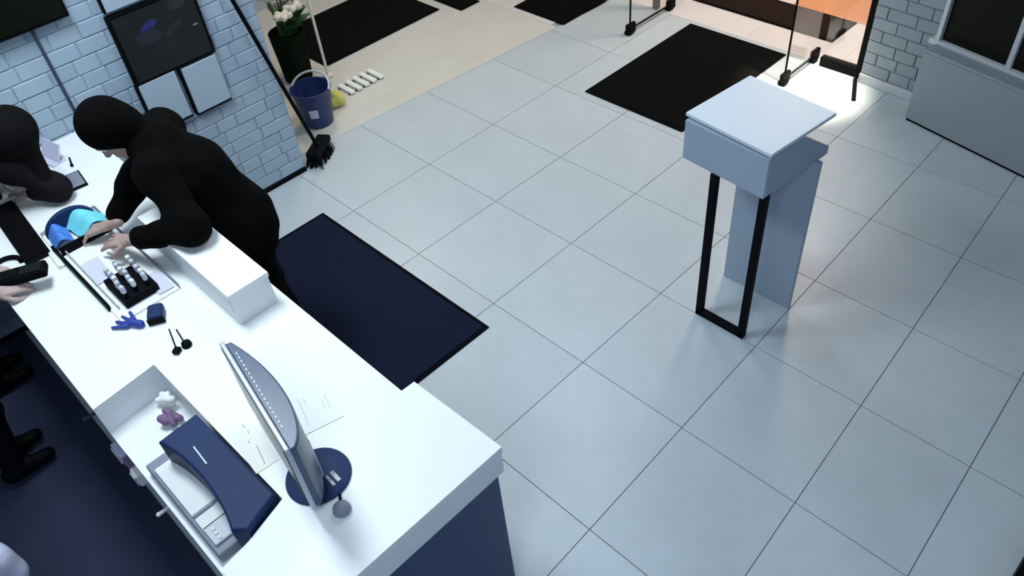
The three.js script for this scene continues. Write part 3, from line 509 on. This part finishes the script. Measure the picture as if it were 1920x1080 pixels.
function person(o) {
  const { J, name, label, cloth, trousers, skin } = o, root = thing(name, label, 'person', o.base);
  const L = (v) => v.clone().sub(root.position), j = {}; for (const k in J) j[k] = L(J[k]);
  const fwd = o.look.clone().normalize(), upv = o.headUp.clone().addScaledVector(fwd, -o.headUp.dot(fwd)).normalize(), side = new THREE.Vector3().crossVectors(upv, fwd).normalize();
  const hp = (a, b, c) => j.head.clone().addScaledVector(side, a).addScaledVector(upv, b).addScaledVector(fwd, c);
  // head with face
  const hd = [ell(hp(0, 0.02, -0.012), [side, upv, fwd], [0.076, 0.098, 0.098]), ell(hp(0, -0.055, 0.022), [side, upv, fwd], [0.056, 0.062, 0.066]), cap(hp(0, 0.0, 0.088), hp(0, -0.028, 0.108), 0.009, 0.014), cap(hp(-0.038, 0.018, 0.078), hp(0.038, 0.018, 0.078), 0.014, 0.014), cap(hp(-0.02, -0.062, 0.082), hp(0.02, -0.062, 0.082), 0.009, 0.009), cap(hp(0, -0.095, 0.07), hp(0, -0.092, 0.072), 0.02, 0.02)];
  for (const s of [-1, 1]) hd.push(ell(hp(s * 0.078, -0.01, -0.005), [side, upv, fwd], [0.009, 0.03, 0.018]));
  const headF = smooth(hd, 0.022), nk = cap(j.neck, hp(0, -0.06, -0.03), 0.058, 0.055);
  const torso = [cap(j.hip, j.chest, 0.125, 0.135), cap(j.chest, lerp(j.ls, j.rs, 0.5), 0.135, 0.085), cap(j.ls, j.rs, 0.062, 0.062), cap(j.lhip, j.rhip, 0.115, 0.115)];
  const arms = [cap(j.ls, j.le, 0.052, 0.042), cap(j.le, j.lw, 0.041, 0.028), cap(j.rs, j.re, 0.052, 0.042), cap(j.re, j.rw, 0.041, 0.028)];
  const legs = [cap(j.lhip, j.lk, 0.085, 0.055), cap(j.lk, j.lf, 0.055, 0.038), cap(j.rhip, j.rk, 0.085, 0.055), cap(j.rk, j.rf, 0.055, 0.038)];
  const bb = (pts, m) => { const b = new THREE.Box3(); pts.forEach((p) => b.expandByPoint(p)); b.expandByScalar(m); return b; };
  const all = bb(Object.values(j), 0.22), geos = [];
  const bodyF = smooth([...torso, ...arms, ...legs, nk, ell(hp(0, 0.01, -0.01), [side, upv, fwd], [0.07, 0.09, 0.09])], 0.04);
  geos.push(nets(bodyF, all.min, all.max, 0.016));
  const hb = bb([j.head], 0.17); geos.push(nets(smooth([headF, nk], 0.03), hb.min, hb.max, 0.005));
  for (const h of o.hands) { const q = handBones(L(h.w), h.dir, h.n, h.side, h.curl, h.size ?? 1), b = bb([q.c], 0.15); const wristCap = cap(L(h.w).addScaledVector(h.dir.clone().normalize(), -0.05), L(h.w).addScaledVector(h.dir.clone().normalize(), 0.015), 0.027, 0.024); geos.push(nets(smooth([q.f, wristCap], 0.012), b.min, b.max, 0.004)); }
  part('body', merge(...geos), skin, root);
  for (const s of [-1, 1]) { part('eye', new THREE.SphereGeometry(0.011, 12, 10), M.paper, root, hp(s * 0.031, -0.004, 0.081).toArray()); part('pupil', new THREE.SphereGeometry(0.005, 8, 6), M.black, root, hp(s * 0.031, -0.004, 0.0905).toArray()); }
  const grow = (f, g) => (x, y, z) => f(x, y, z) - g;
  const wrinkle = (f, a) => (x, y, z) => f(x, y, z) + a * (Math.sin(x * 41 + z * 23) * Math.sin(y * 37 + x * 13) + 0.6 * Math.sin(z * 57 - y * 31));
  const lwS = lerp(j.lw, j.le, 0.16), rwS = lerp(j.rw, j.re, 0.20), sleeves = [cap(j.ls, j.le, 0.052, 0.042), cap(j.le, lwS, 0.041, 0.026), cap(j.rs, j.re, 0.052, 0.042), cap(j.re, rwS, 0.041, 0.026)];
  const jb = bb([j.hip, j.chest, j.neck, j.ls, j.rs, j.le, j.re, j.lw, j.rw], 0.24);
  part(o.topName || 'jacket', nets(wrinkle(grow(smooth([...torso, ...sleeves, cap(j.neck, lerp(j.neck, hp(0, -0.06, -0.03), 0.35), 0.062, 0.06), cap(j.hip, j.hip, 0.14, 0.14)], 0.06), o.bulk ?? 0.018), 0.003), jb.min, jb.max, 0.013), cloth, root);
  const tb = bb([j.lhip, j.rhip, j.lf, j.rf, j.lk, j.rk], 0.2);
  part('trousers', nets(wrinkle(grow(smooth([...legs, cap(j.lhip, j.rhip, 0.115, 0.115)], 0.05), 0.014), 0.003), tb.min, tb.max, 0.014), trousers, root);
  for (const k of ['lf', 'rf']) { const a = j[k], t = V(o.face.x, 0, o.face.z).normalize(); part('shoe', nets(smooth([cap(a.clone().add(V(0, -0.005, 0)).addScaledVector(t, -0.03), a.clone().addScaledVector(t, 0.05), 0.045, 0.042), cap(a.clone().add(V(0, -0.015, 0)).addScaledVector(t, 0.05), a.clone().add(V(0, -0.02, 0)).addScaledVector(t, 0.15), 0.042, 0.034)], 0.02), a.clone().subScalar(0.22), a.clone().addScalar(0.22), 0.01), M.black, root); }
  const hairF = o.hair(hp, side, upv, fwd, j), hb2 = bb([j.head, ...(o.hairPts || []).map(L)], 0.22);
  part(o.hairName || 'hair', nets(hairF, hb2.min, hb2.max, 0.008), o.hairMat || M.hair, root);
  return root;
}
const shortHair = (hp, side, upv, fwd) => { const a = ell(hp(0, 0.028, -0.022), [side, upv, fwd], [0.092, 0.108, 0.108]), face = ell(hp(0, -0.055, 0.085), [side, upv, fwd], [0.075, 0.085, 0.075]); return (x, y, z) => Math.max(a(x, y, z) + 0.002 * Math.sin(x * 120) * Math.sin(z * 130), -face(x, y, z)); };
const hooded = (hp, side, upv, fwd, j) => { const a = smooth([ell(hp(0, 0.03, -0.02), [side, upv, fwd], [0.103, 0.118, 0.118]), cap(hp(0, -0.05, -0.05), j.neck, 0.072, 0.08)], 0.05), face = ell(hp(0, -0.05, 0.105), [side, upv, fwd], [0.07, 0.085, 0.085]); return (x, y, z) => Math.max(a(x, y, z), -face(x, y, z)); };

// the customer in black leaning over the counter
person({
  name: 'person', label: 'person in black hooded clothing leaning over the white counter with hands in the tray', base: [-0.62, 0, 0.25],
  cloth: M.clothBlack, trousers: M.clothBlack, skin: M.skin, topName: 'hoodie', hairName: 'hood', hairMat: M.hoodBlack, bulk: 0.026, face: V(-0.4, 0, 0.9),
  J: { hip: V(-0.67, 1.00, 0.32), chest: V(-0.745, 1.27, 0.415), neck: V(-0.81, 1.455, 0.50), head: V(-0.875, 1.55, 0.615), ls: V(-0.655, 1.40, 0.575), rs: V(-0.95, 1.41, 0.39), le: V(-0.42, 1.245, 0.60), re: V(-1.02, 1.20, 0.58), lw: V(-0.725, 1.125, 0.775), rw: V(-0.95, 1.10, 0.775), lhip: V(-0.61, 0.92, 0.32), rhip: V(-0.74, 0.92, 0.26), lk: V(-0.61, 0.50, 0.33), rk: V(-0.76, 0.50, 0.26), lf: V(-0.62, 0.075, 0.26), rf: V(-0.79, 0.075, 0.18) },
  look: V(-0.15, -0.62, 0.55), headUp: V(-0.35, 0.7, 0.5), hair: hooded,
  hands: [{ w: V(-0.74, 1.12, 0.785), dir: V(-0.17, -0.05, 0.07), n: V(0.1, 1, 0.15), side: -1, curl: 0.16, size: 1.18 }, { w: V(-0.965, 1.095, 0.79), dir: V(-0.12, -0.05, 0.12), n: V(-0.1, 1, 0.1), side: 1, curl: 0.35, size: 1.1 }],
});
// clerk bowed over the counter near the wall
person({
  name: 'person', label: 'person with long dark hair in dark grey bowed over the counter at the left edge', base: [-1.75, 0, 1.5],
  cloth: M.clothGrey, trousers: M.clothGrey, skin: M.skinPale, topName: 'sweater', face: V(0.1, 0, -1),
  J: { hip: V(-1.78, 1.02, 1.50), chest: V(-1.72, 1.24, 1.25), neck: V(-1.66, 1.33, 1.00), head: V(-1.57, 1.37, 0.89), ls: V(-1.90, 1.27, 1.07), rs: V(-1.57, 1.25, 0.95), le: V(-1.97, 1.075, 1.10), re: V(-1.50, 1.075, 0.83), lw: V(-1.90, 1.06, 0.98), rw: V(-1.61, 1.05, 0.925), lhip: V(-1.86, 0.93, 1.52), rhip: V(-1.70, 0.93, 1.52), lk: V(-1.86, 0.5, 1.50), rk: V(-1.70, 0.5, 1.50), lf: V(-1.86, 0.075, 1.58), rf: V(-1.70, 0.075, 1.58) },
  look: V(-0.25, -0.9, -0.25), headUp: V(0.2, 0.1, -1), hairPts: [V(-1.5, 1.05, 0.9)],
  hair: (hp, side, upv, fwd, j) => { const a = smooth([ell(hp(0, 0.02, -0.03), [side, upv, fwd], [0.12, 0.13, 0.12]), cap(hp(0.06, 0.02, -0.01), V(0.24, 1.15, -0.64), 0.085, 0.05), cap(hp(0.02, -0.06, -0.04), V(0.14, 1.22, -0.52), 0.09, 0.05)], 0.06), face = ell(hp(0, -0.05, 0.11), [side, upv, fwd], [0.075, 0.1, 0.09]); return (x, y, z) => Math.max(a(x, y, z), -face(x, y, z)); },
  hands: [{ w: V(-1.89, 1.05, 0.975), dir: V(0.08, -0.02, -0.06), n: V(0, 1, 0), side: 1, curl: 0.2 }, { w: V(-1.62, 1.045, 0.93), dir: V(-0.1, -0.01, 0.03), n: V(0, 1, 0), side: -1, curl: 0.25 }],
});
// clerk at the left edge holding the terminal
person({
  name: 'person', label: 'person in dark navy at the left edge holding the payment terminal', base: [-1.12, 0, 1.68],
  cloth: M.clothNavy, trousers: M.clothNavy, skin: M.skinPale, topName: 'sweater', face: V(0, 0, -1),
  J: { hip: V(-1.12, 0.96, 1.68), chest: V(-1.12, 1.26, 1.66), neck: V(-1.12, 1.47, 1.63), head: V(-1.12, 1.61, 1.60), ls: V(-1.30, 1.41, 1.64), rs: V(-0.94, 1.41, 1.64), le: V(-1.32, 1.15, 1.56), re: V(-0.88, 1.14, 1.55), lw: V(-1.13, 1.10, 1.38), rw: V(-0.95, 1.085, 1.345), lhip: V(-1.20, 0.9, 1.68), rhip: V(-1.04, 0.9, 1.68), lk: V(-1.20, 0.5, 1.68), rk: V(-1.03, 0.5, 1.66), lf: V(-1.20, 0.075, 1.72), rf: V(-1.03, 0.075, 1.72) },
  look: V(0, -0.5, -0.85), headUp: V(0, 0.85, -0.5), hair: shortHair,
  hands: [{ w: V(-1.125, 1.095, 1.37), dir: V(0.05, 0.0, -0.13), n: V(-0.5, 0.8, 0), side: -1, curl: 0.3 }, { w: V(-0.95, 1.07, 1.335), dir: V(0.01, -0.01, -0.12), n: V(0.6, 0.75, 0), side: 1, curl: 0.45 }],
});

// ---------------------------------------------------------------- hand over
scene.traverse((o) => { if (o.isMesh) { o.castShadow = true; o.receiveShadow = true; } });
renderer.render(scene, camera);
